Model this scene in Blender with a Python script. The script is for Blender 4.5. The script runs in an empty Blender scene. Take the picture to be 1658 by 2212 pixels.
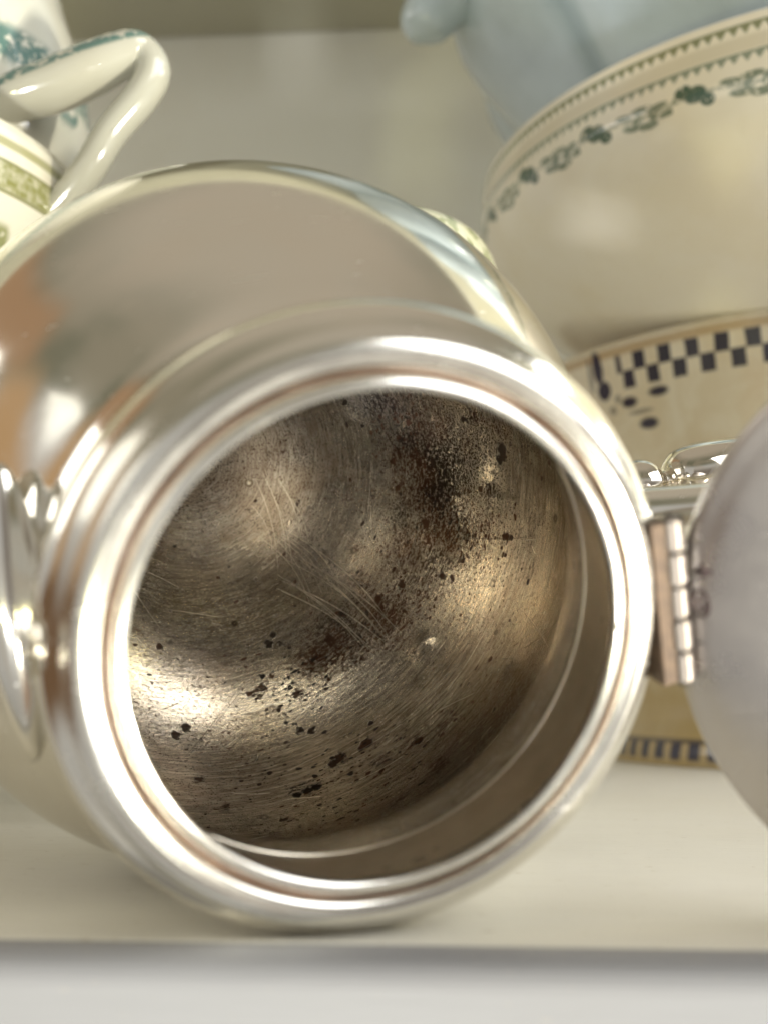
import bpy, bmesh, math, random
from mathutils import Vector, Matrix, noise
random.seed(7)
PI = math.pi
scene = bpy.context.scene
COL = scene.collection

# ---------------------------------------------------------------- camera
CAM_H, PITCH = 0.0359, 0.1444            # lens 3.6 cm above the board, looking 8.3 degrees up
cam_d = bpy.data.cameras.new('camera')
cam = bpy.data.objects.new('camera', cam_d); COL.objects.link(cam)
cam.location = (0, 0, CAM_H)
cam.rotation_euler = (PI/2 + PITCH, 0, 0)
cam_d.sensor_fit = 'HORIZONTAL'; cam_d.sensor_width = 10.0
cam_d.lens = 10.0*2600/1658
cam_d.clip_start = 0.01; cam_d.clip_end = 50
cam_d.dof.use_dof = True
cam_d.dof.focus_distance = 0.275
cam_d.dof.aperture_fstop = 4.7
scene.camera = cam

def cam2w(x, y, z):                       # optical frame (right, up, forward) -> world
    c, s = math.cos(PITCH), math.sin(PITCH)
    return Vector((x, -s*y + c*z, CAM_H + c*y + s*z))
def cdir(x, y, z):
    return cam2w(x, y, z) - cam2w(0, 0, 0)

# ---------------------------------------------------------------- world: the dim room in front of the cupboard
w = bpy.data.worlds.new('World'); scene.world = w; w.use_nodes = True
nt = w.node_tree; nt.nodes.clear()
wo = nt.nodes.new('ShaderNodeOutputWorld'); bg = nt.nodes.new('ShaderNodeBackground')
tc = nt.nodes.new('ShaderNodeTexCoord'); sp = nt.nodes.new('ShaderNodeSeparateXYZ')
nt.links.new(tc.outputs['Generated'], sp.inputs[0])
def wm(op, *a):
    n = nt.nodes.new('ShaderNodeMath'); n.operation = op
    for i, v in enumerate(a):
        if hasattr(v, 'links'): nt.links.new(v, n.inputs[i])
        else: n.inputs[i].default_value = v
    return n.outputs[0]
def wstep(v, a, b):
    n = nt.nodes.new('ShaderNodeMapRange'); n.interpolation_type = 'SMOOTHSTEP'
    n.inputs['From Min'].default_value = min(a, b); n.inputs['From Max'].default_value = max(a, b)
    if a > b: n.inputs['To Min'].default_value = 1; n.inputs['To Max'].default_value = 0
    nt.links.new(v, n.inputs['Value']); return n.outputs[0]
def wmix(f, a, b):
    n = nt.nodes.new('ShaderNodeMix'); n.data_type = 'RGBA'
    for k, v in ((0, f), (6, a), (7, b)):
        if hasattr(v, 'links'): nt.links.new(v, n.inputs[k])
        else: n.inputs[k].default_value = (*v, 1)
    return n.outputs[2]
az = wm('MULTIPLY', wm('ARCTAN2', sp.outputs['X'], sp.outputs['Y']), 57.2958)
el = wm('MULTIPLY', wm('ARCSINE', sp.outputs['Z']), 57.2958)
def patch(a0, a1, e0, e1, fa=4, fe=4):
    r = wm('MULTIPLY', wstep(az, a0-fa, a0+fa), wstep(az, a1+fa, a1-fa))
    return wm('MULTIPLY', r, wm('MULTIPLY', wstep(el, e0-fe, e0+fe), wstep(el, e1+fe, e1-fe)))
nz = nt.nodes.new('ShaderNodeTexNoise'); nt.links.new(tc.outputs['Generated'], nz.inputs['Vector']); nz.inputs['Scale'].default_value = 3.0; nz.inputs['Detail'].default_value = 3
# light floor and furniture low down, pale walls, a shaded upper wall, the ceiling
c = wmix(wstep(el, -70, -25), (.36, .35, .33), (.56, .56, .55))
c = wmix(wstep(el, 16, 32), c, (.19, .185, .132))
c = wmix(wstep(el, 38, 72), c, (.49, .435, .355))
c = wmix(wm('MULTIPLY', wstep(nz.outputs[0], .42, .62), .35), c, (.50, .42, .33))
c = wmix(patch(-108, -52, 31, 47, 5, 4), c, (.40, .25, .145))        # a wooden cupboard door at the left
c = wmix(patch(-118, -70, -34, 2, 6, 5), c, (.17, .10, .055))
c = wmix(patch(-116, -100, -2, 30, 4, 6), c, (.52, .33, .17))       # the wooden table below it
c = wmix(patch(120, 158, -66, -50, 8, 4), c, (.30, .18, .11))
c = wmix(wm('MULTIPLY', patch(122, 220, -30, 12, 12, 9), .85), c, (.20, .17, .145))   # the person taking the picture, soft and dark
nt.links.new(c, bg.inputs['Color'])
bg.inputs['Strength'].default_value = 0.66
nt.links.new(bg.outputs[0], wo.inputs['Surface'])

# ---------------------------------------------------------------- lamps: daylight from the windows of the room, plus added fill lamps
def area(name, loc, target, sx, sy, power, col):
    l = bpy.data.lights.new(name, 'AREA'); l.shape = 'RECTANGLE'; l.size = sx; l.size_y = sy
    l.energy = power; l.color = col
    o = bpy.data.objects.new(name, l); COL.objects.link(o); o.location = loc
    o.rotation_euler = (Vector(target) - Vector(loc)).to_track_quat('-Z', 'Y').to_euler()
    return o
POTC = Vector((0, .19, .08))
def window_or_fill(az, el, dist, sx, sy, radiance, col):
    a, e_ = math.radians(az), math.radians(el)
    d = Vector((math.sin(a)*math.cos(e_), math.cos(a)*math.cos(e_), math.sin(e_)))
    return area('window_or_fill_light', POTC+d*dist, POTC, sx, sy, radiance*PI*sx*sy, col)
window_or_fill(77, 28, 1.45, .60, .60, 6.5, (.95, .97, 1.0))
window_or_fill(120, 31, 2.0, 1.4, 1.1, 4.0, (.97, .98, 1.0))
window_or_fill(-130, 16, 1.8, .60, .66, .80, (1.0, .98, .90))
window_or_fill(-173, -38, 1.9, .13, .13, 340, (.98, .985, 1.0))  # added lamp, low in front, for the lower-left highlight inside the pot
window_or_fill(-163, -31, 1.9, .08, .09, 160, (1.0, .97, .50))  # added yellow lamp for a warm glint inside the pot
window_or_fill(160, -47, 1.9, .15, .15, 60, (1.0, .97, .84))  # added lamp from below to brighten the pot's inside
window_or_fill(-82, 22, 1.4, .5, .5, 2.4, (1.0, .985, .94))  # added fill lamp for the left of the shelf and the stack
window_or_fill(110, -19, 1.9, .14, .34, 380, (1.0, .96, .84))  # added low lamp for the bright band on the inner right wall

vs = scene.view_settings
vs.view_transform = 'Standard'; vs.look = 'None'; vs.exposure = 0.62; vs.gamma = 1
scene.cycles.max_bounces = 10; scene.cycles.glossy_bounces = 8; scene.cycles.diffuse_bounces = 4
scene.cycles.caustics_reflective = True
scene.cycles.blur_glossy = 0.6
scene.cycles.sample_clamp_indirect = 25

# ---------------------------------------------------------------- the pot's own frame (Z out of the mouth, X towards the hinge)
A = cdir(-.31472, .19697, .92852).normalized()              # into the pot
RIM = cam2w(.00043731, -.01849434, .16511673)
CEN = cam2w(-.0275442, -.00098176, .2476709)
Lz = .0889; RB = .0706; RI = .0690
Wv = -A
Xv = cdir(1, .15, 0); Xv = (Xv - Wv*Xv.dot(Wv)).normalized()
Yv = Wv.cross(Xv)
ROT = Matrix((Xv, Yv, Wv)).transposed()
def hit(px, py):                                     # point of the inner bowl, read off the photograph once
    d = ROT.transposed() @ cdir((px-829)/2600, -(py-1106)/2600, 1).normalized()
    o_ = ROT.transposed() @ (Vector((0, 0, CAM_H))-CEN)
    b = o_.dot(d); c = o_.dot(o_)-RI*RI
    return o_ + d*(-b+math.sqrt(max(0, b*b-c)))

# ================================================================ node helpers
class S:                                   # a socket with arithmetic
    def __init__(s, nt, sock): s.nt, s.k = nt, sock
    def m(s, op, *a):
        n = s.nt.nodes.new('ShaderNodeMath'); n.operation = op
        for i, v in enumerate((s,)+a):
            if isinstance(v, S): s.nt.links.new(v.k, n.inputs[i])
            else: n.inputs[i].default_value = v
        return S(s.nt, n.outputs[0])
    def __add__(s, o): return s.m('ADD', o)
    __radd__ = __add__
    def __sub__(s, o): return s.m('SUBTRACT', o)
    def __rsub__(s, o): return (s*-1) + o
    def __mul__(s, o): return s.m('MULTIPLY', o)
    __rmul__ = __mul__
    def __truediv__(s, o): return s.m('DIVIDE', o)
    def abs(s): return s.m('ABSOLUTE')
    def frac(s): return s.m('FRACT')
    def floor(s): return s.m('FLOOR')
    def min(s, o): return s.m('MINIMUM', o)
    def max(s, o): return s.m('MAXIMUM', o)
    def step(s, a, b):                      # smooth 0..1 between a and b (a may exceed b)
        n = s.nt.nodes.new('ShaderNodeMapRange'); n.interpolation_type = 'SMOOTHSTEP'
        lo, hi = min(a, b), max(a, b)
        n.inputs['From Min'].default_value = lo; n.inputs['From Max'].default_value = hi
        if a > b: n.inputs['To Min'].default_value = 1; n.inputs['To Max'].default_value = 0
        s.nt.links.new(s.k, n.inputs['Value']); return S(s.nt, n.outputs[0])
    def band(s, a, b, f): return s.step(a-f, a+f)*s.step(b+f, b-f)

class Mat:
    def __init__(s, name):
        s.m = bpy.data.materials.new(name); s.m.use_nodes = True
        s.nt = s.m.node_tree; s.b = s.nt.nodes['Principled BSDF']
        t = s.nt.nodes.new('ShaderNodeTexCoord'); s.obj = t.outputs['Object']; s.uv = t.outputs['UV']
    def sep(s, sock):
        n = s.nt.nodes.new('ShaderNodeSeparateXYZ'); s.nt.links.new(sock, n.inputs[0])
        return [S(s.nt, o) for o in n.outputs]
    def vec(s, *a):
        n = s.nt.nodes.new('ShaderNodeCombineXYZ')
        for i, v in enumerate(a):
            if isinstance(v, S): s.nt.links.new(v.k, n.inputs[i])
            else: n.inputs[i].default_value = v
        return n.outputs[0]
    def noise(s, v, scale, detail=3, rough=.5, dist=0):
        n = s.nt.nodes.new('ShaderNodeTexNoise'); s.nt.links.new(v, n.inputs['Vector'])
        n.inputs['Scale'].default_value = scale; n.inputs['Detail'].default_value = detail
        n.inputs['Roughness'].default_value = rough; n.inputs['Distortion'].default_value = dist
        return S(s.nt, n.outputs[0])
    def voro(s, v, scale, feature='F1', rnd=1.0):
        n = s.nt.nodes.new('ShaderNodeTexVoronoi'); n.feature = feature
        s.nt.links.new(v, n.inputs['Vector']); n.inputs['Scale'].default_value = scale
        n.inputs['Randomness'].default_value = rnd
        return n
    def mapping(s, v, rot=(0,0,0), scale=(1,1,1), loc=(0,0,0)):
        n = s.nt.nodes.new('ShaderNodeMapping'); s.nt.links.new(v, n.inputs[0])
        n.inputs['Rotation'].default_value = rot; n.inputs['Scale'].default_value = scale
        n.inputs['Location'].default_value = loc
        return n.outputs[0]
    def mix(s, f, a, b):
        n = s.nt.nodes.new('ShaderNodeMix'); n.data_type = 'RGBA'
        for key, v in ((0, f), (6, a), (7, b)):
            if isinstance(v, S): s.nt.links.new(v.k, n.inputs[key])
            elif hasattr(v, 'links'): s.nt.links.new(v, n.inputs[key])
            elif key == 0: n.inputs[0].default_value = v
            else: n.inputs[key].default_value = (*v, 1)
        return n.outputs[2]
    def set(s, name, v):
        i = s.b.inputs[name]
        if isinstance(v, S): s.nt.links.new(v.k, i)
        elif hasattr(v, 'links'): s.nt.links.new(v, i)
        elif isinstance(v, tuple): i.default_value = (*v, 1)
        else: i.default_value = v
    def bump(s, h, strength, dist):
        n = s.nt.nodes.new('ShaderNodeBump'); n.inputs['Strength'].default_value = strength
        n.inputs['Distance'].default_value = dist
        s.nt.links.new(h.k, n.inputs['Height']); s.nt.links.new(n.outputs[0], s.b.inputs['Normal'])
        return n

# ---------------------------------------------------------------- silver
def silver(name, rough=.07, base=(.90, .865, .80), smudge=.05):
    M = Mat(name)
    M.set('Metallic', 1.0)
    n1 = M.noise(M.obj, 38, 4, .55); n2 = M.noise(M.obj, 9, 3, .5)
    M.set('Base Color', M.mix(n2.step(.35, .75), base, tuple(c*k for c, k in zip(base, (.93, .91, .86)))))
    fine = M.noise(M.mapping(M.obj, (.4, .9, .2), (400, 60, 400)), 3, 2, .5)
    scr = M.noise(M.mapping(M.obj, (.9, .3, .6), (40, 1400, 500)), 1.0, 2, .5).step(.68, .76).max(M.noise(M.mapping(M.obj, (-.4, .8, -.9), (30, 500, 1500)), 1.0, 2, .5).step(.70, .78))
    haze = M.noise(M.obj, 55, 6, .7).step(.45, .75)
    M.set('Roughness', (n1.step(.35, .8)*smudge + fine*.03 + haze*.05 + scr*.16 + (rough-.025)))
    M.bump(n2*.6 + n1*.3 + fine*.02 + scr*-.03, .25, .0006)
    return M.m
SILVER = silver('polished_silver', .11, (.80, .77, .695), .12)
KNOB = silver('worn_cast_silver', .07, (.74, .70, .63), .06)
SILVER_RIM = silver('rim_silver', .19, (.77, .75, .69), .09)
SILVER_LID = silver('satin_silver', .27, (.54, .51, .495), .16)
SILVER_HINGE = silver('tarnished_silver', .42, (.21, .185, .165), .15)
M = Mat('dark_hinge_gap'); M.set('Base Color', (.05, .032, .022)); M.set('Metallic', .6); M.set('Roughness', .5)
M.set('Base Color', M.mix(M.noise(M.obj, 500, 3), (.03, .02, .014), (.12, .08, .05)))
GAP = M.m

def groove():
    M = Mat('tarnished_groove'); M.set('Metallic', 1.0)
    n = M.noise(M.obj, 90, 4, .6)
    M.set('Base Color', M.mix(n.step(.3, .7), (.34, .26, .21), (.56, .48, .42))); M.set('Roughness', .38)
    return M.m
GROOVE = groove()
def interior():
    M = Mat('worn_interior_silver')
    M.set('Metallic', 1.0)
    x, y, z = M.sep(M.obj)
    vl = M.nt.nodes.new('ShaderNodeVectorMath'); vl.operation = 'NORMALIZE'; M.nt.links.new(M.obj, vl.inputs[0])
    nx, ny, nz = M.sep(vl.outputs[0])
    pol = (nz*.9999).m('ARCCOSINE')                      # polar angle: constant along the turning marks
    warp = M.noise(M.obj, 22, 2)
    polw = pol + warp*.012
    hair = M.noise(M.vec(nx*9.0, ny*9.0, polw*105.0), 1.0, 4, .80)
    hair2 = M.noise(M.vec(nx*16.0+3.1, ny*16.0, polw*210.0), 1.0, 3, .8)
    # wiping marks that run across the turning marks
    across = M.noise(M.mapping(M.obj, (.5, .35, .9), (55, 3500, 3500)), 1.0, 2, .6)
    def near(px, py, r, soft=.5):
        p = hit(px, py).normalized()
        n = M.nt.nodes.new('ShaderNodeVectorMath'); n.operation = 'DISTANCE'
        M.nt.links.new(wv, n.inputs[0]); n.inputs[1].default_value = p
        return S(M.nt, n.outputs['Value']).step(r, r*(1-soft))
    # slightly warped direction so that marks get ragged edges
    nn = M.nt.nodes.new('ShaderNodeTexNoise'); M.nt.links.new(vl.outputs[0], nn.inputs['Vector'])
    nn.inputs['Scale'].default_value = 75; nn.inputs['Detail'].default_value = 4; nn.inputs['Roughness'].default_value = .7
    ws = M.nt.nodes.new('ShaderNodeVectorMath'); ws.operation = 'MULTIPLY_ADD'
    M.nt.links.new(nn.outputs['Color'], ws.inputs[0]); ws.inputs[1].default_value = (.046,)*3; 
    wa = M.nt.nodes.new('ShaderNodeVectorMath'); wa.operation = 'SUBTRACT'; M.nt.links.new(vl.outputs[0], wa.inputs[0]); wa.inputs[1].default_value = (.023,)*3
    M.nt.links.new(wa.outputs[0], ws.inputs[2]); wv = ws.outputs[0]
    # brown crust: from the top of the bowl down in a bow to the middle
    patch = None
    for px, py, r in ((830, 860, .26), (890, 960, .26), (940, 1060, .27), (960, 1150, .27), (900, 1230, .26), (830, 1330, .25), (740, 1380, .26), (690, 1420, .18)):
        q = near(px, py, r, 1.0); patch = q if patch is None else patch.max(q)
    region = M.noise(M.mapping(M.obj, loc=(.013, .021, 0)), 30, 3, .6)
    big = M.noise(M.obj, 24, 4, .6)
    upper = (ny*.7 + nx*.35 + nz*-.45 - .12).step(-.25, .45)         # older film on the upper half
    clus = None                                       # black clusters drawn out along the turning marks
    for px, py, r in ((735, 1640, .085), (720, 1655, .07), (665, 1700, .085), (640, 1712, .07), (795, 1605, .065), (840, 1590, .05), (640, 1500, .07), (560, 1490, .07), (600, 1530, .06), (1212, 1356, .05), (820, 1640, .07), (900, 1600, .08), (480, 1745, .06), (620, 1770, .05), (1020, 900, .05), (1060, 1060, .07), (860, 1730, .08), (960, 1560, .09), (950, 1650, .09), (1100, 1450, .07)):
        q = near(px, py, r, 1.0); clus = q if clus is None else clus.max(q)
    fl1 = M.noise(M.vec(nx*50.0, ny*50.0, pol*85.0), 1.0, 7, .74)
    fl2 = M.noise(M.vec(nx*26.0+9, ny*26.0, pol*120.0), 1.0, 6, .74)
    fl3 = M.noise(M.vec(nx*120.0+5, ny*120.0, pol*190.0), 1.0, 5, .70)
    fl4 = M.noise(M.vec(nx*55.0+15, ny*55.0, pol*260.0), 1.0, 3, .6)
    flecks = (fl1*1.0 + patch*.115 + upper*.035 + region*.17 + clus*.05).step(.716, .742)
    flecks = flecks.max((fl2 + patch*.135 + region*.16 + clus*.17).step(.730, .765))
    flecks = flecks.max((fl3 + patch*.07 + upper*.03 + region*.24 + clus*.05).step(.712, .735))
    flecks = flecks.max((fl4 + region*.22 + patch*.05).step(.725, .75)*.8)
    flecks = flecks.max((M.noise(M.vec(nx*170.0+1, ny*170.0+4, pol*230.0), 1.0, 2, .6) + region*.14).step(.735, .765)*.65)
    # brown film, thickened around the pole to paint down a lamp glow there
    film = (near(500, 1010, .66, 1.0)*.36 + M.noise(M.obj, 52, 7, .68)*.85 + patch*.24 + upper*.12 + hair*.12).step(.50, .92)
    mott = M.noise(M.obj, 210, 6, .72).step(.42, .70)*(upper*.55+.2)
    def pits(scale, rmin, rmax, seed):
        v = M.voro(M.mapping(M.obj, loc=(seed, seed*.7, seed*.3)), scale)
        d = S(M.nt, v.outputs['Distance']); cx, cy, cz = M.sep(v.outputs['Color'])
        r = (cx.step(.60, 1.0))*(rmax-rmin)+rmin
        return r - (d + (M.noise(M.obj, 1300, 3, .6)-.5)*.22)
    p1 = pits(210, -.25, .20, 1.3); p2 = pits(520, -.2, .24, 4.1)
    pit = p1.step(0, .04).max(p2.step(0, .06)*region.step(.42, .60))
    v = M.voro(M.mapping(M.obj, loc=(3.3, 1.7, 9.1)), 150)   # little blisters: dark ring, bright dome
    d = S(M.nt, v.outputs['Distance']); cx, cy, cz = M.sep(v.outputs['Color'])
    on = cy.step(.70, .74); ringd = d.band(.10, .17, .03)*on; dome = d.step(.12, .03)*on
    spots = None
    for px, py, r in ((1083, 970, .034), (1085, 985, .030), (1080, 995, .022), (1088, 1160, .016), (1095, 1161, .017), (1104, 1161, .014), (580, 1392, .026), (606, 1390, .016),
                      (401, 1572, .026), (379, 1588, .026), (430, 1683, .022), (735, 1636, .030), (722, 1650, .028), (683, 1700, .026), (665, 1708, .026), (642, 1718, .022),
                      (792, 1605, .030), (648, 1578, .020), (672, 1580, .022), (1215, 1350, .022), (1210, 1362, .018), (1186, 1002, .016), (1226, 1045, .018), (1230, 1175, .017),
                      (955, 1245, .020), (975, 1247, .018), (865, 1262, .022), (815, 1295, .024), (740, 1325, .024), (920, 1130, .026), (712, 1380, .026),
                      (615, 1770, .018), (540, 1500, .016), (1058, 1425, .018), (585, 1460, .015), (745, 870, .020), (1000, 905, .020)):
        q = near(px, py, r*.82, .30); spots = q if spots is None else spots.max(q)
    halo = None
    for px, py, r in ((1083, 980, .085), (1095, 1160, .06), (735, 1640, .09), (665, 1705, .10), (800, 1605, .07), (1212, 1356, .05), (430, 1683, .05)):
        q = near(px, py, r, 1.0); halo = q if halo is None else halo.max(q)
    dark = flecks.max(pit).max(spots).max((halo*.22 + fl2).step(.72, .75))
    base = M.mix(hair.step(.36, .64), (.37, .335, .285), (.96, .93, .85))
    base = M.mix(hair2.step(.40, .62)*.5, base, (.42, .38, .33))
    base = M.mix(big.step(.40, .62)*.30, base, (.84, .75, .56))
    base = M.mix(mott*.62, base, (.25, .21, .17))
    base = M.mix(film*.66, base, (.190, .140, .105))
    base = M.mix(ringd*.8, base, (.12, .09, .06))
    base = M.mix(dome*.6, base, (.95, .88, .74))
    base = M.mix(dark*.94, base, M.mix(M.noise(M.obj, 45, 3).step(.40, .60), (.018, .012, .010), (.085, .034, .016)))
    M.set('Base Color', base)
    M.set('Roughness', (hair*.10 + film*.17 + .115 + dark*.3))
    M.set('Anisotropic', .3)
    tg = M.nt.nodes.new('ShaderNodeTangent'); tg.direction_type = 'RADIAL'; tg.axis = 'Z'
    M.nt.links.new(tg.outputs[0], M.b.inputs['Tangent'])
    h = hair*.55 + hair2*.30 + across*.05 + dark*-1.0 + dome*1.1
    M.bump(h, .22, .00016)
    return M.m
INTERIOR = interior()
def inner_neck():
    M = Mat('inner_neck_silver'); M.set('Metallic', 1.0)
    n = M.noise(M.obj, 60, 5, .6); spots = M.noise(M.obj, 330, 3, .6).step(.70, .76)
    c = M.mix(n.step(.3, .8), (.70, .64, .53), (.50, .44, .34))
    M.set('Base Color', M.mix(spots*.8, c, (.06, .04, .03)))
    M.set('Roughness', n*.2+.2); M.bump(n, .3, .0004)
    return M.m
NECK_IN = inner_neck()

# ================================================================ mesh helpers
def link(o, parent=None):
    COL.objects.link(o)
    if parent is not None: o.parent = parent
    return o
def tag(o, label=None, cat=None, group=None, kind=None):
    for k, v in (('label', label), ('category', cat), ('group', group), ('kind', kind)):
        if v: o[k] = v
    return o
def empty(name, loc=(0,0,0), rot=None, **kw):
    o = bpy.data.objects.new(name, None); o.empty_display_size = .02
    if rot is not None: o.matrix_world = Matrix.Translation(loc) @ rot.to_4x4()
    else: o.location = loc
    link(o); tag(o, **kw); return o
def mesh_obj(name, bm, mats, parent=None, smooth=True, loc=None):
    me = bpy.data.meshes.new(name); bm.normal_update(); bm.to_mesh(me); bm.free()
    for m in (mats if isinstance(mats, (list, tuple)) else [mats]): me.materials.append(m)
    if smooth:
        for p in me.polygons: p.use_smooth = True
    o = bpy.data.objects.new(name, me); link(o, parent)
    if loc is not None: o.location = loc
    return o
def smooth_profile(pts, k=6):
    """Catmull-Rom through the control points."""
    out = []
    P = [Vector(p) for p in pts]
    for i in range(len(P)-1):
        p0 = P[max(i-1, 0)]; p1 = P[i]; p2 = P[i+1]; p3 = P[min(i+2, len(P)-1)]
        for j in range(k):
            t = j/k
            out.append(.5*((2*p1)+(-p0+p2)*t+(2*p0-5*p1+4*p2-p3)*t*t+(-p0+3*p1-3*p2+p3)*t**3))
    out.append(P[-1]); return out
def lathe_bm(prof, seg=128, matf=None, rmod=None, uv=True, R0=None):
    """prof: [(r, z)], turned about Z. UV: u = angle in metres at radius R0, v = z."""
    bm = bmesh.new(); uvl = bm.loops.layers.uv.new('UVMap') if uv else None
    R0 = R0 or max(p[0] for p in prof)
    rows = []
    for (r, z) in prof:
        row = []
        for i in range(seg):
            a = 2*PI*i/seg - PI/2 + PI           # the UV cut lies at the back (+Y)
            rr = r*(rmod(a, z) if rmod else 1)
            row.append(bm.verts.new((rr*math.cos(a), rr*math.sin(a), z)))
        rows.append(row)
    for j in range(len(prof)-1):
        for i in range(seg):
            k = (i+1) % seg
            f = bm.faces.new((rows[j][i], rows[j][k], rows[j+1][k], rows[j+1][i]))
            if matf: f.material_index = matf(j)
            if uvl:
                for l, (ii, jj) in zip(f.loops, ((i, j), (i+1, j), (i+1, j+1), (i, j+1))):
                    l[uvl].uv = ((ii/seg-.5)*2*PI*R0, prof[jj][1])
    bmesh.ops.remove_doubles(bm, verts=bm.verts, dist=1e-6)
    return bm
def tube_bm(pts, rad, seg=20, flat=1.0, up=Vector((0,0,1)), cap=True):
    """pts list of Vector, rad list; elliptical section (flat along 'side')."""
    bm = bmesh.new(); rows = []
    n = len(pts)
    for i, p in enumerate(pts):
        t = (pts[min(i+1, n-1)]-pts[max(i-1, 0)]).normalized()
        s = t.cross(up)
        s = s.normalized() if s.length > 1e-6 else Vector((1,0,0))
        u = s.cross(t).normalized()
        r = rad[i] if isinstance(rad, (list, tuple)) else rad
        fl = flat[i] if isinstance(flat, (list, tuple)) else flat
        rows.append([bm.verts.new(p + s*(math.cos(a)*r*fl) + u*(math.sin(a)*r)) for a in [2*PI*k/seg for k in range(seg)]])
    for i in range(n-1):
        for k in range(seg):
            q = (k+1) % seg
            bm.faces.new((rows[i][k], rows[i][q], rows[i+1][q], rows[i+1][k]))
    if cap:
        bm.faces.new(rows[0][::-1]); bm.faces.new(rows[-1])
    bmesh.ops.recalc_face_normals(bm, faces=bm.faces)
    return bm
def bez(pts, n=10):
    return smooth_profile([Vector(p) for p in pts], n)

# ================================================================ the board it lies on and the cupboard behind
YAW = math.radians(-4.0)
cy_, sy_ = math.cos(YAW), math.sin(YAW)
def yawed(o): o.rotation_euler = (0, 0, YAW); return o

def paint(name, col, dirt=(.42, .36, .26), rough=.5, grain=True, worn=.35):
    M = Mat(name)
    n = M.noise(M.obj, 7, 5, .6); n2 = M.noise(M.obj, 60, 4, .6)
    c = M.mix(n.step(.35, .8)*.5, col, tuple(a*b for a, b in zip(col, (.88, .85, .78))))
    g = M.noise(M.mapping(M.obj, scale=(55, 900, 900)), 1.0, 3, .65)
    specks = M.noise(M.mapping(M.obj, scale=(260, 700, 700)), 1.0, 3, .6).step(.66, .72)
    c = M.mix(specks*worn, c, dirt)
    c = M.mix(g.step(.45, .75)*worn*.35, c, tuple(a*.80 for a in col))
    M.set('Base Color', c); M.set('Roughness', n2*.2 + rough-.1)
    M.bump(g*.7 + n2*.5, .6 if grain else .12, .0006)
    return M.m
BOARD = paint('painted_board', (.73, .71, .64), rough=.42, worn=.9)
EDGE = paint('darkened_front_strip', (.27, .27, .275), rough=.5, grain=False, worn=.2)  # cool grey, set dark to offset too much lamp light on the front
PANEL = paint('painted_panel', (.86, .85, .76), rough=.6, grain=False, worn=.1)
UPPER = paint('painted_upper_shelf', (.43, .42, .33), rough=.55, grain=False, worn=.15)

def rounded_board(name, x0, x1, yf, yb, top, thick, rad, mat):
    bm = bmesh.new(); n = 8; prof = [(yb, top)]
    for i in range(n+1):
        a = PI/2*i/n; prof.append((yf+rad-rad*math.sin(a), top-rad+rad*math.cos(a)))
    for i in range(n+1):
        a = PI/2*i/n; prof.append((yf+rad-rad*math.cos(a), top-thick+rad-rad*math.sin(a)))
    prof.append((yb, top-thick))
    xs = [x0, x1]; rows = [[bm.verts.new((x, y, z)) for (y, z) in prof] for x in xs]
    m = len(prof)
    for k in range(m):
        q = (k+1) % m
        bm.faces.new((rows[0][k], rows[1][k], rows[1][q], rows[0][q]))
    bm.faces.new(rows[0]); bm.faces.new(rows[1][::-1])
    bmesh.ops.recalc_face_normals(bm, faces=bm.faces)
    o = mesh_obj(name, bm, mat, smooth=False); yawed(o); tag(o, kind='structure'); return o
rounded_board('shelf', -.75, .95, .1762, .90, 0.0, .040, .0005, BOARD)
o = rounded_board('shelf_front_strip', -.75, .95, .1702, .1762, -.0001, .0396, .0048, EDGE)  # strip added to carry the darkened front colour
rounded_board('upper_shelf', -.75, .95, .44, .90, .605, .045, .003, UPPER)
bm = bmesh.new(); bmesh.ops.create_cube(bm, size=1)
for v in bm.verts: v.co = Vector((.10+v.co.x*1.7, .912+v.co.y*.02, .26+v.co.z*.74))
o = mesh_obj('back_panel', bm, PANEL, smooth=False); yawed(o); tag(o, kind='structure')

# ================================================================ TEAPOT
BASE = Vector((CEN.x, CEN.y, CEN.z-RB))
pot = empty('teapot', BASE, ROT, label='tarnished silver teapot lying on its side with its round mouth open towards us', cat='teapot')
OFF = ROT.transposed() @ (CEN-BASE)
def pot_part(name, bm, mats, smooth=True, parent=None):
    if parent is None: return mesh_obj(name, bm, mats, pot, smooth, OFF)
    return mesh_obj(name, bm, mats, parent, smooth)

# --- body: outer skin, inner skin, foot
outer = []
for i in range(61):
    t = PI*i/60
    z = -RB*math.cos(t); r = RB*math.sin(t)
    if z > Lz-.0365: break
    outer.append((r, z))
neck = smooth_profile([(outer[-1][0], outer[-1][1]), (.0450, Lz-.0335), (.0437, Lz-.029), (.0440, Lz-.022), (.0457, Lz-.0155), (.0468, Lz-.0100), (.0460, Lz-.0055), (.0434, Lz-.0026)], 6)
prof_out = outer[:-1]+[(p[0], p[1]) for p in neck]
n_body = len(prof_out)
bm = lathe_bm(prof_out, 160, uv=False)
bmesh.ops.recalc_face_normals(bm, faces=bm.faces)
body = pot_part('body', bm, SILVER)
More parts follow.
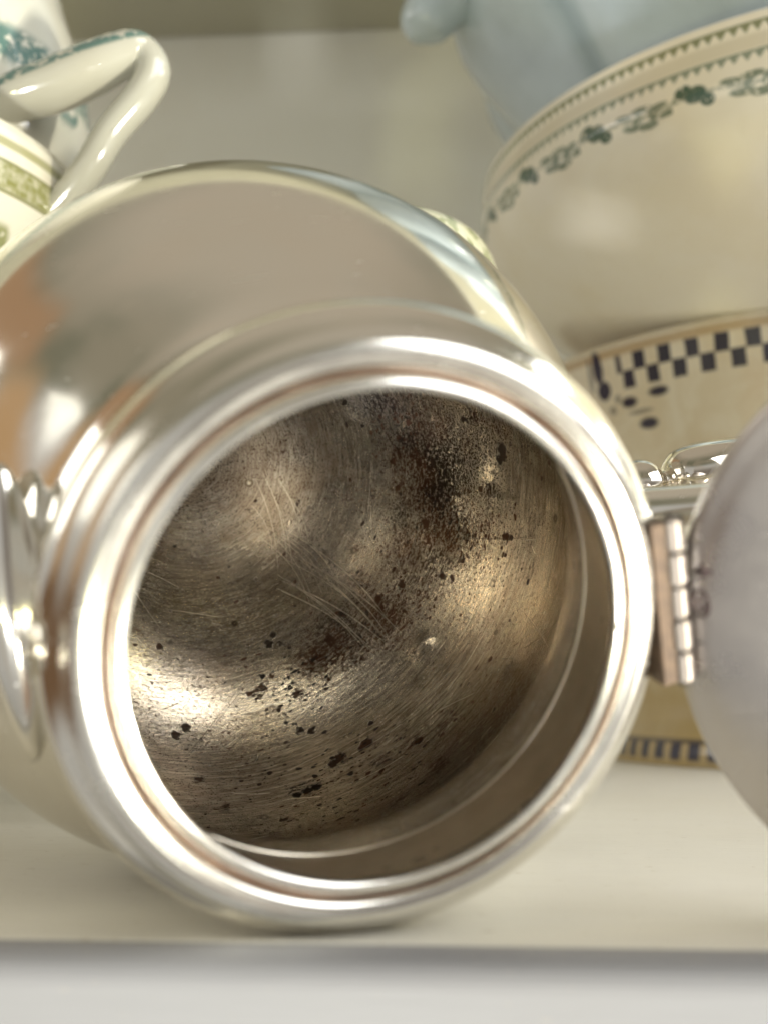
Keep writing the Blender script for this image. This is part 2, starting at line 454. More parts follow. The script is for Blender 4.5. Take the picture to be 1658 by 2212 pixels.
# rim ring: rolled edge, groove, inner lip, then the throat
ring = smooth_profile([(.0434, Lz-.0026), (.0420, Lz-.0009), (.0404, Lz-.0001), (.0393, Lz-.0002), (.0386, Lz-.0006), (.0382, Lz-.0014), (.0380, Lz-.0026), (.0376, Lz-.0026), (.0374, Lz-.0014), (.0370, Lz-.0006), (.0364, Lz-.0001), (.0357, Lz+.0001), (.0351, Lz-.0004), (.03505, Lz-.0014), (.0358, Lz-.0028)], 6)
bm = lathe_bm([(p[0], p[1]) for p in ring], 160, uv=False, matf=lambda j: 1 if 27 <= j < 45 else 0)
bmesh.ops.recalc_face_normals(bm, faces=bm.faces)
rimo = pot_part('rim', bm, [SILVER_RIM, GROOVE])
throat = smooth_profile([(.0358, Lz-.0028), (.0374, Lz-.008), (.0392, Lz-.0150), (.0403, Lz-.0190), (.0404, Lz-.0193), (.0402, Lz-.0196), (.0407, Lz-.0202), (.0412, Lz-.0208)], 6)
bm = lathe_bm([(p[0], p[1]) for p in throat], 160, uv=False)
bmesh.ops.recalc_face_normals(bm, faces=bm.faces); bmesh.ops.reverse_faces(bm, faces=bm.faces)
pot_part('inner_neck', bm, NECK_IN)
inner = smooth_profile([(.0412, Lz-.0208), (.0423, Lz-.0255), (.0440, Lz-.0315), (.0462, Lz-.0372)], 6)
pi_ = [(p[0], p[1]) for p in inner]
a0 = math.atan2(.0462, Lz-.0372)
r0 = math.hypot(.0462, Lz-.0372)
for i in range(1, 121):
    t = a0 + (PI-a0)*i/120
    k = r0 + (RI-r0)*min(1, i/12.)
    pi_.append((max(k*math.sin(t), 1e-5), k*math.cos(t)))
bm = lathe_bm(pi_, 200, uv=False)
# small dents of the hammered-out bottom, one clear dimple
def dent(bm, d, rad, depth):
    d = Vector(d).normalized()*RI
    for v in bm.verts:
        q = (v.co-d).length
        if q < rad*3:
            v.co *= 1-depth/RI*math.exp(-(q/rad)**2*1.6)
dent(bm, hit(910, 1398), .0034, .0011)
dent(bm, hit(1035, 1010), .008, .0008)
for i in range(46):
    v = Vector((random.gauss(0, 1), random.gauss(0, 1), -abs(random.gauss(0, 1))-.2))
    dent(bm, v, random.uniform(.004, .011), random.uniform(-.00010, .00010))
bmesh.ops.recalc_face_normals(bm, faces=bm.faces); bmesh.ops.reverse_faces(bm, faces=bm.faces)
pot_part('interior', bm, INTERIOR)
# hairline scratches of the inner bowl: fine raised burrs (bright) and dirt-filled lines (dark)
def burr(bm, P, Q, bow, wdt, lift=.00003):
    P, Q = P.normalized(), Q.normalized()
    nseg = max(4, int((P-Q).length*26)); side0 = P.cross(Q)
    if side0.length < 1e-6: return
    side0.normalize(); prev = None
    for i in range(nseg+1):
        t = i/nseg
        d = P.slerp(Q, t)
        c = (d + side0*bow*math.sin(PI*t)).normalized()
        sd = c.cross((Q-P)).normalized()
        w_ = wdt*(.25+.75*math.sin(PI*min(1, max(0, t)))**.5)*random.uniform(.7, 1.2)
        ctr = c*(RI-lift*(1 if i not in (0, nseg) else 0))
        cur = (bm.verts.new(ctr-sd*w_), bm.verts.new(c*(RI-lift*2.2)), bm.verts.new(ctr+sd*w_))
        if prev:
            for k in (0, 1): bm.faces.new((prev[k], prev[k+1], cur[k+1], cur[k]))
        prev = cur
M = Mat('bright_burr'); M.set('Metallic', 1.0); M.set('Base Color', M.mix(M.noise(M.obj, 800, 2), (.50, .44, .37), (.85, .79, .70))); M.set('Roughness', .38); BURR = M.m
M = Mat('dirty_line'); M.set('Metallic', .3); M.set('Base Color', M.mix(M.noise(M.obj, 800, 2), (.03, .02, .014), (.12, .085, .06))); M.set('Roughness', .6); LINE = M.m
rnd = random.Random(11)
bm_b = bmesh.new(); bm_d = bmesh.new()
def sc_(bm_, x0, y0, x1, y1, bow=.0, w_=.00006): burr(bm_, hit(x0, y0), hit(x1, y1), bow, w_)
for i in range(9):                                     # the bundle across the middle
    j = i*11
    sc_(bm_b, 600+j*.9+rnd.uniform(-25, 25), 1275-j*.95+rnd.uniform(-22, 10), 790+j*.75+rnd.uniform(-25, 20), 1405-j*.55+rnd.uniform(-10, 10), rnd.uniform(-.035, -.015), .00009)
for i in range(6):                                     # long bow from upper left
    j = i*13+rnd.uniform(-4, 4)
    sc_(bm_b, 540+j, 1010+rnd.uniform(0, 90), 590+j*1.2, 1180+rnd.uniform(-20, 60), -.02, .00008)
    sc_(bm_b, 560+j, 1120+rnd.uniform(0, 40), 670+j, 1290+rnd.uniform(-20, 20), -.03, .00006)
for k in range(300):
    d = Vector((rnd.gauss(0, 1), rnd.gauss(0, 1), rnd.gauss(-.5, .9))).normalized()
    if d.z > .45: continue
    tang = Vector((-d.y, d.x, 0)).normalized(); mer = d.cross(tang)
    a = rnd.gauss(0, .16) if rnd.random() < .75 else rnd.uniform(0, PI)
    ln = rnd.choice((.05, .08, .12, .22))*rnd.uniform(.5, 1.2)
    q = (d + (tang*math.cos(a)+mer*math.sin(a))*ln)
    if rnd.random() < .62: burr(bm_b, d, q, rnd.uniform(-.005, .005), rnd.uniform(.000015, .00004))
    else: burr(bm_d, d, q, rnd.uniform(-.005, .005), rnd.uniform(.00003, .00007))
for x0, y0, x1, y1 in ((420, 1620, 590, 1400), (395, 1640, 520, 1480), (990, 1160, 1165, 1156), (940, 985, 1080, 1075), (1100, 1290, 1190, 1420), (300, 1330, 380, 1270), (300, 1545, 420, 1500), (1010, 950, 1090, 1040), (470, 1360, 640, 1250), (480, 1640, 560, 1560), (1130, 1400, 1210, 1330)):
    sc_(bm_d, x0, y0, x1, y1, rnd.uniform(-.01, .02), .00006)
# corrosion pits: small ragged craters with a dark floor, thickest along the brown crust
bm_p = bmesh.new()
CL = [(830, 870), (880, 930), (920, 1000), (950, 1070), (965, 1140), (930, 1210), (860, 1290), (790, 1340), (720, 1380), (670, 1430), (640, 1490), (1010, 990), (1020, 1090), (1050, 1180)]
CLd = [hit(*p).normalized() for p in CL]
LOW = [hit(*p).normalized() for p in ((735, 1640), (670, 1705), (800, 1605), (600, 1510), (640, 1560), (880, 1640), (950, 1580), (1030, 1500), (820, 1720), (560, 1640), (700, 1780))]
for k in range(2600):
    q = rnd.random()
    if q < .50:
        d = (rnd.choice(CLd) + Vector((rnd.gauss(0, 1), rnd.gauss(0, 1), rnd.gauss(0, 1)))*.085).normalized()
    elif q < .66:
        d = (rnd.choice(LOW) + Vector((rnd.gauss(0, 1), rnd.gauss(0, 1), rnd.gauss(0, 1)))*.08).normalized()
    else:
        d = Vector((rnd.gauss(0, 1), rnd.gauss(0, 1), rnd.gauss(-.3, .9))).normalized()
    if d.z > .50: continue
    tang = Vector((-d.y, d.x, 0)).normalized(); mer = d.cross(tang)
    r = .00010 + .00030*rnd.random()**2.6 + (.00035 if rnd.random() < .03 else 0)
    el_ = rnd.uniform(1.0, 2.4); sk = rnd.uniform(-.4, .4); m_ = rnd.randint(6, 9)
    vs_ = []
    for j in range(m_):
        an = 2*PI*j/m_; rr = r*rnd.uniform(.55, 1.25)
        p = d*RI + tang*(math.cos(an)*rr*el_) + mer*((math.sin(an)+sk*math.cos(an))*rr)
        vs_.append(bm_p.verts.new(p.normalized()*(RI-.000035)))
    cv = bm_p.verts.new(d*(RI-.00001))
    for j in range(m_): bm_p.faces.new((vs_[j], vs_[(j+1) % m_], cv))
M = Mat('corrosion'); M.set('Metallic', .2); M.set('Roughness', .7)
M.set('Base Color', M.mix(M.noise(M.obj, 70, 3).step(.40, .60), (.014, .010, .009), (.085, .036, .018)))
bmesh.ops.recalc_face_normals(bm_p, faces=bm_p.faces)
tag(pot_part('corrosion_pits', bm_p, M.m), kind='stuff')
for nm, b_, mt in (('bright_scratches', bm_b, BURR), ('dark_scratches', bm_d, LINE)):
    bmesh.ops.recalc_face_normals(b_, faces=b_.faces)
    tag(pot_part(nm, b_, mt), kind='stuff')
# foot ring under the pot (hidden behind)
ft = smooth_profile([(.030, -.0635), (.031, -.068), (.034, -.0725), (.0345, -.0740), (.0325, -.0740), (.030, -.069), (.027, -.0640)], 5)
bm = lathe_bm([(p[0], p[1]) for p in ft], 96, uv=False); bmesh.ops.recalc_face_normals(bm, faces=bm.faces)
pot_part('foot', bm, SILVER)

# --- hinge
hx, hz, HL, HY = .0462, Lz-.0018, .0262, -.0052
bm = bmesh.new(); bmesh.ops.create_cube(bm, size=1)
for v in bm.verts: v.co = Vector((.0437+v.co.x*.0030, HY+v.co.y*(HL-.0006), hz-.0012+v.co.z*.0040))
bmesh.ops.bevel(bm, geom=list(bm.edges), offset=.0003, segments=2, affect='EDGES')
hinge = pot_part('hinge', bm, GAP, smooth=False)
n = 5; kl = HL/n
for i in range(n):
    bm = bmesh.new(); R_ = .00175 if i % 2 else .00165
    bmesh.ops.create_cone(bm, cap_ends=True, segments=24, radius1=R_, radius2=R_, depth=kl-.00055)
    bmesh.ops.bevel(bm, geom=[e_ for e_ in bm.edges if e_.calc_face_angle(0) > 1], offset=.0003, segments=2, affect='EDGES')
    for v in bm.verts: v.co = Vector((v.co.x, v.co.z, v.co.y)) + Vector((hx, HY-HL/2+kl*(i+.5), hz))
    # the leaf that ties the knuckle to its side
    q = bmesh.ops.create_cube(bm, size=1)['verts']
    sx = -1 if i % 2 else 1
    for v in q: v.co = Vector((hx+sx*.0014+v.co.x*.0020, HY-HL/2+kl*(i+.5)+v.co.y*(kl-.0007), hz-.0009+v.co.z*.0009))
    bmesh.ops.recalc_face_normals(bm, faces=bm.faces)
    k = pot_part('knuckle', bm, SILVER_HINGE, smooth=False, parent=hinge)
bm = bmesh.new(); bmesh.ops.create_cone(bm, cap_ends=True, segments=16, radius1=.0009, radius2=.0009, depth=HL+.0010)
for v in bm.verts: v.co = Vector((v.co.x, v.co.z, v.co.y)) + Vector((hx, HY, hz))
pot_part('pin', bm, SILVER_HINGE, parent=hinge)

# --- lid, folded right back; its inner side faces us
HP = Vector((hx, 0, hz))                                 # hinge axis, in the pot frame
rt = ROT.transposed()
Lc_w = cam2w(.0845, -.0150, .1630)
Lc = rt @ (Lc_w-CEN)
e1 = (Lc-HP); e1.y = 0; LR = .0492
e1n = e1.normalized()
Lc = HP + e1n*(LR-.0002) + Vector((0, -.0126, 0)) - e1n*.0014
e2 = Vector((0, 1, 0)); e3 = e1n.cross(e2)               # e3 towards the camera
if (ROT@e3).y > 0: e3 = -e3
LM = Matrix((e1n, e2 if e1n.cross(e2).dot(e3) > 0 else -e2, e3)).transposed().to_4x4(); LM.translation = Lc
lp = smooth_profile([(.00001, .0026), (.012, .0023), (.028, .0010), (.0375, -.0005), (.0410, -.0014), (.0428, -.0019), (.0435, -.0024), (.0438, -.0032), (.0434, -.0046), (.0400, -.0070), (.032, -.0110), (.018, -.0140), (.006, -.0150), (.00001, -.0151)], 5)
for p in lp: p[0] *= LR/.0440
bm = lathe_bm([(max(p[0], 1e-5), p[1]) for p in lp], 128, uv=False)
bmesh.ops.recalc_face_normals(bm, faces=bm.faces)
for v in bm.verts:                                     # edge cut straight where the hinge sits
    if v.co.x < -.0484: v.co.x = -.0484 + (v.co.x+.0484)*.15
bm.transform(LM)
lid = pot_part('lid', bm, SILVER_LID)
def stamp(strokes, r, name):
    bm = bmesh.new()
    for pts in strokes:
        P = [Vector((x, y, 0)) for x, y in pts]
        b2 = tube_bm(P, r, 8, up=Vector((0,0,1)))
        me = bpy.data.meshes.new('t'); b2.to_mesh(me); b2.free(); bm.from_mesh(me); bpy.data.meshes.remove(me)
    return bm
def lid_uv(px, py):                                       # lid-plane position under a line of sight
    d = rt @ cdir((px-829)/2600, -(py-1106)/2600, 1); o_ = rt @ (Vector((0,0,CAM_H))-CEN)
    t = (Lc+e3*.0 - o_).dot(e3)/d.dot(e3); P = o_+d*t
    q = LM.inverted() @ P; return q.x, q.y
M = Mat('stamped_mark'); M.set('Base Color', (.20, .15, .14)); M.set('Metallic', 1); M.set('Roughness', .5)
M.set('Base Color', M.mix(M.noise(M.obj, 900, 3), (.06, .04, .04), (.22, .17, .16))); STAMP = M.m
sgn = 1 if LM.col[1].to_3d().dot(Vector((0,1,0))) > 0 else -1
u, v_ = lid_uv(1510, 1310)
ov = [(u+.0013*math.cos(t), v_+.0021*math.sin(t)) for t in [2*PI*i/24 for i in range(25)]]
inn = [(u+.0006*math.cos(t)+.0002, v_+.0012*math.sin(t)) for t in [PI*.35+1.45*PI*i/12 for i in range(13)]]
dot = [(u+.0006, v_+.0003), (u+.0008, v_-.0009)]
bm = stamp([ov, inn, dot], .00027, 'oval')
for v in bm.verts: v.co.z = v.co.z*.5 - .0013
for v in bm.verts:
    rr = math.hypot(v.co.x, v.co.y)
bm.transform(Matrix.Translation((0, 0, .0012))); 
def drape(bm):
    for v in bm.verts:
        rr = math.hypot(v.co.x, v.co.y)
        z = None
        for a, b in zip(lp[:-1], lp[1:]):
            if a[0] <= rr <= b[0] and rr > 0: z = a[1]+(b[1]-a[1])*(rr-a[0])/max(1e-9, b[0]-a[0]); break
        if z is not None: v.co.z = z + max(-.00005, min(.00012, v.co.z))
for v in bm.verts: v.co.z -= (-.0001)
drape(bm); bm.transform(LM)
pot_part('hallmark', bm, STAMP, parent=lid)
u, v_ = lid_uv(1512, 1240)
bm = stamp([[(u-.0010, v_-.0002), (u, v_+.0009), (u+.0013, v_-.0001)], [(u-.0011, v_-.0003), (u+.0014, v_-.0003)], [(u+.0003, v_+.0009), (u+.0003, v_-.0010)]], .00032, 'mark')
drape(bm); bm.transform(LM)
pot_part('hallmark', bm, STAMP, parent=lid)
# the same oval mark pressed into the rim
bm = bmesh.new()
ang = math.radians(-22)
ovr = [Vector((.0361+.0006*math.cos(t), .0014*math.sin(t), Lz+.00005)) for t in [2*PI*i/20 for i in range(21)]]
bm = tube_bm(ovr, .00013, 8, cap=False); bm.transform(Matrix.Rotation(-.17, 4, 'Z'))
pot_part('hallmark', bm, STAMP, parent=rimo)

# --- handle at the hinge side: bead, collar, bulb, then a loop back to the body
Hd = Vector((1, 0, .06)).normalized()
h0 = Vector((.0672, -.0085, .0135))
prof = [(.0105, .000), (.0085, .003), (.0052, .0055), (.0044, .0075), (.0046, .0105), (.0056, .0128), (.0059, .0150), (.0054, .0172), (.0040, .0188), (.0024, .0199), (.0024, .0208), (.0040, .0216), (.0058, .0236), (.0066, .0262), (.0069, .0300), (.0067, .0345), (.0062, .040)]
sp_ = smooth_profile(prof, 5)
bm = lathe_bm([(p[0], p[1]) for p in sp_], 48, uv=False)
bmesh.ops.recalc_face_normals(bm, faces=bm.faces)
q = Vector((0,0,1)).rotation_difference(Hd).to_matrix().to_4x4(); q.translation = h0
bm.transform(q)
for v in bm.verts:
    if v.co.length < .0703: v.co = v.co.normalized()*.0703
handle = pot_part('handle_socket', bm, KNOB)
hp = bez([h0+Hd*.038, h0+Hd*.047+Vector((0,0,-.002)), (.122, -.007, .018), (.130, -.007, .030), (.128, -.007, .044), (.116, -.007, .053), (.098, -.007, .054), (.078, -.006, .048), (.060, -.005, .040)], 8)
rad = [.0062 - .0012*abs(i/len(hp)-.0) for i in range(len(hp))]
bm = tube_bm(hp, rad, 28, up=Vector((0,1,0)))
for v in bm.verts:
    if v.co.length < .0703: v.co = v.co.normalized()*.0703
pot_part('handle', bm, SILVER)

# --- spout on the other side
S0 = Vector((-.0600, .004, .020))
sp_pts = bez([(-.050, .002, .004), (-.066, .003, .016), (-.0765, .004, .034), (-.082, .005, .052), (-.090, .006, .068), (-.102, .006, .080)], 8)
rad = [.0215, .0200, .0150, .0105, .0085, .0075]
rr = [Vector((i, r)) for i, r in enumerate(rad)]; rr = smooth_profile(rr, 8); rr = [p[1] for p in rr]
bm = tube_bm(sp_pts, rr, 40, flat=.85, up=Vector((0,1,0)))
for v in bm.verts:                                     # the flared base is soldered onto the skin, not through it
    if v.co.length < .0712: v.co = v.co.normalized()*.0712
spout = pot_part('spout', bm, SILVER)
# pointed mount and nub where the spout meets the shoulder
def hit_out(px, py):
    d = rt @ cdir((px-829)/2600, -(py-1106)/2600, 1).normalized(); o_ = rt @ (Vector((0, 0, CAM_H))-CEN)
    b = o_.dot(d); c = o_.dot(o_)-RB*RB
    return o_ + d*(-b-math.sqrt(max(0, b*b-c)))
def lump(c, nrm, along, radii, name):
    bm = bmesh.new(); bmesh.ops.create_uvsphere(bm, u_segments=36, v_segments=24, radius=1)
    n_ = nrm.normalized(); t_ = (along-n_*along.dot(n_)).normalized(); s_ = t_.cross(n_)
    for v in bm.verts:
        k = 1-.35*abs(v.co.y)**1.5                       # pointed towards both ends
        v.co = c + s_*(v.co.x*radii[0]*k) + t_*(v.co.y*radii[1]) + n_*(v.co.z*radii[2]*k)
    bmesh.ops.recalc_face_normals(bm, faces=bm.faces)
    return pot_part(name, bm, SILVER, parent=spout)
c1 = hit_out(38, 1330)
lump(c1, c1, Vector((0, 1, .1)), (.0058, .0240, .0062), 'mount')
c2 = hit_out(118, 1408)
lump(c2, c2, Vector((1, -.35, 0)), (.0042, .0075, .0048), 'mount')

# ================================================================ crockery
def glaze(name, rough=.14, fn=None, base=(.74, .70, .58), mottled=(.68, .62, .46), bumpy=.12):
    M = Mat(name)
    n = M.noise(M.obj, 14, 4, .6)
    c = M.mix(n.step(.38, .72), base, mottled)
    M.set('Roughness', rough); M.set('IOR', 1.5)
    M.set('Coat Weight', .4); M.set('Coat Roughness', .05)
    if fn:
        u, v, _ = M.sep(M.uv)
        c = fn(M, u, v, c)
    M.set('Base Color', c)
    M.bump(M.noise(M.obj, 30, 2), bumpy, .001)
    return M.m
def tri(u, per): return ((u/per).frac()-.5).abs()*2          # 0..1..0
def blob(u, v, cu, cv, ru, rv, f=.35):
    a = (u-cu)/ru; b = (v-cv)/rv
    return (a*a+b*b).step(1+f, 1-f)

# --- large cream bowl with the green border
BH = .108; ZB = .168
def cream_pat(M, u, v, c):
    wob = (M.noise(M.uv, 60, 2)-.5)*.002
    u = u+wob
    green = (.085, .145, .085); olive = (.15, .17, .06)
    top = BH
    ink = v.band(top-.0042, top-.0030, .0004)
    t1 = v.band(top-.0072, top-.0036, .0003)*((tri(u, .0046)*.0034 + (top-.0072)) - v).step(.0008, -.0008)
    l2 = v.band(top-.0150, top-.0140, .0003)
    t2 = v.band(top-.0182, top-.0144, .0003)*((tri(u, .0046)*.0034 + (top-.0182)) - v).step(.0008, -.0008)
    a = ink.max(t1)*.85; b = l2.max(t2)*.75
    n = M.noise(M.uv, 420, 3, .6); n2 = M.noise(M.uv, 260, 3, .6, .3)
    P = .044
    ul = ((u/P).frac()-.5)*P
    wave = (u*(2*PI/P)).m('SINE')*.0008
    ul = ul*1.10
    vv = (v-(top-.0262)-wave)*.86
    leaf = blob(ul, vv, -.014, .0002, .0050, .0028).max(blob(ul, vv, -.0195, .0024, .0036, .0022)).max(blob(ul, vv, -.009, -.0024, .0032, .0020))
    twig = None
    for cu_, cv_, ru, rv in ((.001, .0016, .0045, .0012), (.005, -.0022, .0050, .0013), (.010, .0026, .0052, .0013), (.013, -.0030, .0050, .0013), (.018, .0016, .0046, .0012), (.022, -.0018, .0040, .0011), (.008, 0, .0026, .0022), (.0155, -.0002, .0026, .0020), (-.026, .001, .0036, .0012), (-.029, -.0022, .0030, .0010)):
        q = blob(ul, vv + ul*0 , cu_, cv_, ru, rv, .5); twig = q if twig is None else twig.max(q)
    stem = vv.abs().step(.0009, .0003)*.7
    fl = leaf*n.step(.28, .42); s3 = twig.max(stem)*n.step(.32, .48)
    film = v.band(top-.0138, top-.0078, .001)
    c = M.mix(film*.45, c, (.52, .45, .30))
    c = M.mix(a*n.step(.15, .38), c, olive)
    c = M.mix(b*n.step(.2, .45), c, green)
    c = M.mix(s3*.85, c, (.10, .15, .09))
    c = M.mix(fl*.95, c, (.035, .085, .05))
    return c
CREAM = glaze('cream_glaze_green_border', .13, cream_pat, (.84, .79, .67), (.79, .72, .56))
prof = smooth_profile([(.00001, .004), (.055, .004), (.068, -.002), (.074, 0), (.080, .008), (.115, .022), (.150, .042), (.172, .062), (.181, .080), (.1800, .096), (.1800, BH-.001), (.1785, BH+.001), (.1765, BH), (.176, .095), (.176, .080), (.165, .062), (.145, .046), (.10, .026), (.05, .010), (.00001, .008)], 6)
bm = lathe_bm([(max(1e-5, p[0]), p[1]) for p in prof], 160, R0=.18); bmesh.ops.recalc_face_normals(bm, faces=bm.faces)
bowl = mesh_obj('serving_bowl', bm, CREAM, loc=(.228, .555, ZB))
tag(bowl, 'large cream bowl with a green toothed border and leaf sprays, set in the checkered basin', 'bowl')

# --- beige basin with the dark blue checks
KH = .186
def check_pat(M, u, v, c):
    ink = (.012, .010, .035)
    top = KH
    wob = (M.noise(M.uv, 130, 2)-.5)*.0012
    u0 = u + wob; v0 = v + (M.noise(M.uv, 120, 2)-.5)*.0008
    w_, hh = .0067, .0072
    y0 = .1668
    a = (u0/w_).frac(); 
    def sq(off, yb):
        fu = (((u0+.1569)/(2*w_) + (off+20.5)).frac()-.5).abs()*2*w_
        fv = (v0-(yb+hh/2)).abs()
        return fu.step(w_*.56, w_*.42)*fv.step(hh*.62, hh*.46)
    row = sq(0, y0+hh).max(sq(.5, y0))
    cut = u.step(UC-.001, UC+.001)
    row = row*cut
    # where the band ends it turns down in a dark stem with sprigs
    stem = blob(u0, v0, -.1815, .1785, .0032, .0075, .4).max(blob(u0, v0, -.1795, .1680, .0042, .0045)).max(blob(u0, v0, -.187, .176, .0016, .008)*.6)
    for cu_, cv_, ru, rv in ((-.1655, .1605, .0046, .0024), (-.1490, .1625, .0052, .0022), (-.1565, .1500, .0052, .0025), (-.176, .1585, .0022, .0020), (-.160, .1555, .0070, .0011), (-.172, .163, .0020, .0020)):
        stem = stem.max(blob(u0, v0, cu_, cv_, ru, rv, .6)*(1 if rv > .0021 else .55))
    # comb of short marks near the foot
    cb = ((u0/.0150).frac()-.5).abs().step(.36, .24)*v.band(.0030, .0115, .0012)
    cb2 = v.band(.0105, .0125, .0006)*.8
    lip = v.band(top-.0045, top-.0010, .0008)
    n = M.noise(M.uv, 45, 5, .65, .8); n2 = M.noise(M.mapping(M.uv, scale=(40, 14, 1)), 1, 4, .6)
    c = M.mix(n.step(.42, .66), (.70, .61, .44), (.76, .69, .54))
    c = M.mix(n2.step(.45, .75)*.35, c, (.60, .43, .24))
    c = M.mix(M.voro(M.uv, 40).outputs['Distance'] and S(M.nt, M.voro(M.uv, 38).outputs['Distance']).step(.22, .10)*.35, c, (.74, .68, .56))
    c = M.mix(v.step(.075, .02)*.7, c, (.40, .26, .05))
    c = M.mix(lip*.7, c, (.42, .27, .12))
    c = M.mix(row.max(stem).max(cb).max(cb2)*.97, c, ink)
    return c
UC = -.170
CHECK = glaze('beige_glaze_checks', .22, check_pat)
BY = .625
prof = smooth_profile([(.00001, .003), (.095, .003), (.128, 0), (.133, .002), (.131, .012), (.124, .022), (.126, .040), (.140, .075), (.160, .115), (.172, .150), (.1785, KH-.004), (.180, KH-.001), (.179, KH+.0008), (.1765, KH), (.170, .158), (.157, .118), (.135, .076), (.11, .036), (.05, .012), (.00001, .010)], 6)
bm = lathe_bm([(max(1e-5, p[0]), p[1]) for p in prof], 160, R0=.18); bmesh.ops.recalc_face_normals(bm, faces=bm.faces)
basin = mesh_obj('wash_basin', bm, CHECK, loc=(.247, BY, 0))
tag(basin, 'beige basin with a dark blue checkered band, standing behind the teapot hinge', 'basin')

# --- blue-grey pitcher standing in the cream bowl
M = Mat('blue_grey_glaze')
n = M.noise(M.obj, 18, 4, .6)
px_, py_, pz_ = M.sep(M.obj)
crease = ((py_.m('ARCTAN2', px_)-.10)*4.0).m('COSINE').abs().step(.34, .05)  # creases darkened in the colour, as their own shading shows too little
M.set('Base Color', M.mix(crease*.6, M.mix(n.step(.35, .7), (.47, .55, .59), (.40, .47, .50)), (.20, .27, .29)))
M.set('Roughness', .2); M.set('Coat Weight', .5); M.set('Coat Roughness', .08); M.bump(M.noise(M.obj, 25, 3), .2, .002)
BLUE = M.m
bm = bmesh.new(); rows = []; seg = 96; nz_ = 44
PH = .33
ctl = smooth_profile([(0, .045), (.03, .056), (.06, .074), (.10, .108), (.14, .140), (.165, .160), (.185, .176), (.205, .184), (.25, .188), (.29, .190), (.33, .195)], 8)
for p in ctl:
    z, r = p[0], p[1]
    t = z/PH; row = []
    for i in range(seg):
        a = 2*PI*i/seg
        lobe = 1 + .13*(abs(math.cos(4*(a-.10)))**.7-.88)*min(1, t*1.8)
        sp2 = math.exp(-((math.atan2(math.sin(a-PI), math.cos(a-PI)))/.30)**2)*max(0, (t-.62)/.38)**1.4*.42
        row.append(bm.verts.new((r*(lobe+sp2)*math.cos(a), r*(lobe+sp2)*math.sin(a), z)))
    rows.append(row)
for p in reversed(ctl):                      # inner skin
    z, r = p[0], p[1]-.005
    t = z/PH; row = []
    for i in range(seg):
        a = 2*PI*i/seg
        lobe = 1 + .13*(abs(math.cos(4*(a-.10)))**.7-.88)*min(1, t*1.8)
        sp2 = math.exp(-((math.atan2(math.sin(a-PI), math.cos(a-PI)))/.28)**2)*max(0, (t-.62)/.38)**1.4*.42
        row.append(bm.verts.new((r*(lobe+sp2)*math.cos(a), r*(lobe+sp2)*math.sin(a), z+ (.004 if z < .01 else 0))))
    rows.append(row)
for j in range(len(rows)-1):
    for i in range(seg):
        k = (i+1) % seg; bm.faces.new((rows[j][i], rows[j][k], rows[j+1][k], rows[j+1][i]))
bm.faces.new(rows[0][::-1]); bm.faces.new(rows[-1])
bmesh.ops.recalc_face_normals(bm, faces=bm.faces)
pit = empty('pitcher', (.222, .60, ZB+.010), None, label='blue grey lobed pitcher standing in the cream bowl at the top right', cat='pitcher')
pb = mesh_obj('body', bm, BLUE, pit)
kb = tube_bm(bez([(-.150, -.030, .232), (-.168, -.030, .226), (-.184, -.030, .216), (-.194, -.030, .203), (-.203, -.030, .190), (-.206, -.030, .183)], 6), [p[1] for p in smooth_profile([Vector((i, r)) for i, r in enumerate([.024, .023, .0195, .0160, .0125, .004])], 6)], 28, up=Vector((0,1,0)))
mesh_obj('lip', kb, BLUE, pit)

# --- small cream cup that peeps out behind the pot
def spk(M, u, v, c):
    n = M.noise(M.uv, 150, 4, .6)
    return M.mix(v.step(.130, .150)*n.step(.50, .58)*.7, c, (.22, .26, .08))
SPK = glaze('speckled_cream_glaze', .15, spk, (.78, .74, .55), (.70, .68, .42))
prof = smooth_profile([(.00001, .003), (.03, .002), (.034, 0), (.038, .006), (.044, .030), (.042, .080), (.043, .130), (.041, .155), (.036, .170), (.034, .173), (.035, .175), (.030, .186), (.018, .194), (.00001, .197)], 6)
bm = lathe_bm([(max(1e-5, p[0]), p[1]) for p in prof], 96); bmesh.ops.recalc_face_normals(bm, faces=bm.faces)
cup = mesh_obj('covered_jar', bm, SPK, loc=(.002, .375, -.0)); CUP = cup
for v in cup.data.vertices: v.co.z *= .952
tag(cup, 'small yellowish cream covered jar almost hidden behind the top right of the teapot', 'jar')

# --- stack on the left: deep bowl with olive bands, the cream jug on it
OH = .208
def olive_pat(M, u, v, c):
    n = M.noise(M.uv, 240, 4, .65); n2 = M.noise(M.uv, 120, 3, .6)
    top = OH
    thin = v.band(top-.0062, top-.0032, .0006)
    wide = v.band(top-.0200, top-.0110, .0009)
    ed = v.band(top-.0212, top-.0198, .0004).max(v.band(top-.0114, top-.0102, .0004))
    sp3 = v.band(top-.042, top-.031, .002)*(((u/.03).frac()-.5).abs().step(.30, .18))*n2.step(.38, .5)
    c = M.mix(thin*.75, c, (.20, .19, .05))
    c = M.mix(wide*(n.step(.30, .62)*.55+.4), c, (.17, .17, .035))
    c = M.mix(ed*.8, c, (.12, .12, .02))
    c = M.mix(sp3*.85, c, (.15, .16, .03))
    return c
OLIVE = glaze('cream_glaze_olive_bands', .14, olive_pat, (.60, .565, .44), (.56, .51, .37))
prof = smooth_profile([(.00001, .004), (.050, .003), (.056, 0), (.058, .006), (.076, .04), (.088, .09), (.096, .14), (.1000, .18), (.1005, OH-.002), (.099, OH), (.097, OH-.002), (.092, .14), (.084, .09), (.06, .03), (.00001, .010)], 6)
bm = lathe_bm([(max(1e-5, p[0]), p[1]) for p in prof], 128, R0=.10); bmesh.ops.recalc_face_normals(bm, faces=bm.faces)
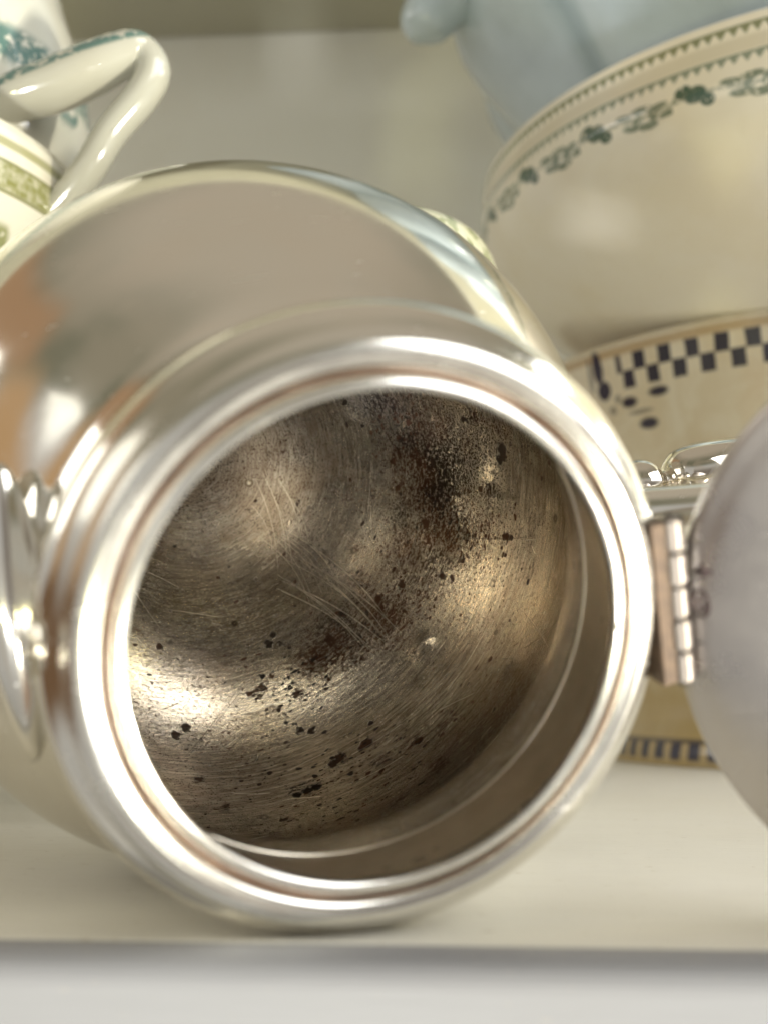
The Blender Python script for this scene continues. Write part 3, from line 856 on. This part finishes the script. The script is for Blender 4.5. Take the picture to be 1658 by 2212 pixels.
ob = mesh_obj('deep_bowl', bm, OLIVE, loc=(-.206, .40, 0)); OB = ob
tag(ob, 'deep cream bowl with olive green bands at the left edge under the jug', 'bowl')

JT = .115
def jug_pat(M, u, v, c):
    n = M.noise(M.uv, 300, 4, .65, .5); n2 = M.noise(M.uv, 90, 2, .5)
    bandm = v.band(.066, .080, .003)*n.step(.38, .48)
    dot2 = v.band(.057, .070, .004)*n2.step(.5, .6)*n.step(.35, .5)
    c = M.mix(bandm.max(dot2)*.9, c, (.035, .11, .095))
    return c
JUG = glaze('cream_glaze_green_flowers', .12, jug_pat, (.48, .465, .385), (.45, .43, .34))
def handle_pat():
    M = Mat('cream_glaze_green_strokes')
    x, y, z = M.sep(M.obj)
    n = M.noise(M.obj, 260, 3, .6)
    c = M.mix(M.noise(M.obj, 20, 3).step(.4, .7), (.36, .35, .28), (.34, .325, .25))
    s = (z - .0238 - x*.43).step(0, .0015)*n.step(.40, .48)
    s2 = blob(x, z, .1115, .0775, .007, .0035)
    c = M.mix(s.max(s2)*.85, c, (.03, .10, .085)); M.set('Base Color', c); M.set('Roughness', .12)
    M.set('Coat Weight', .4); return M.m
HT = .080
HPAT = handle_pat()
jug = empty('jug', (-.190, .42, .176), None, label='cream jug with dark green sprigs and a looped handle in the top left corner', cat='jug')
prof = smooth_profile([(.00001, .004), (.040, .003), (.045, 0), (.048, .004), (.062, .016), (.076, .032), (.0805, .048), (.0800, .064), (.078, .080), (.0745, .096), (.069, .112), (.065, .128), (.065, .142), (.066, .152), (.064, .154), (.058, .140), (.054, .120), (.070, .075), (.075, .05), (.05, .015), (.00001, .009)], 6)
bm = lathe_bm([(max(1e-5, p[0]), p[1]) for p in prof], 112, R0=.08); bmesh.ops.recalc_face_normals(bm, faces=bm.faces)
mesh_obj('body', bm, JUG, jug)
hp = bez([(.050, -.040, .044), (.0660, -.045, .0522), (.0801, -.045, .0574), (.0925, -.045, .0632), (.1049, -.044, .0698), (.1100, -.043, .0695), (.1128, -.043, .0635), (.1092, -.044, .0540), (.1000, -.045, .0410), (.0920, -.044, .0274), (.078, -.038, .013)], 7)
rad = [p[1] for p in smooth_profile([Vector((i, r)) for i, r in enumerate([.0070, .0092, .0106, .0104, .0088, .0074, .0074, .0070, .0066, .0064, .0062])], 7)]
mesh_obj('handle', tube_bm(hp, rad, 28, flat=.8, up=Vector((0,1,0))), HPAT, jug)
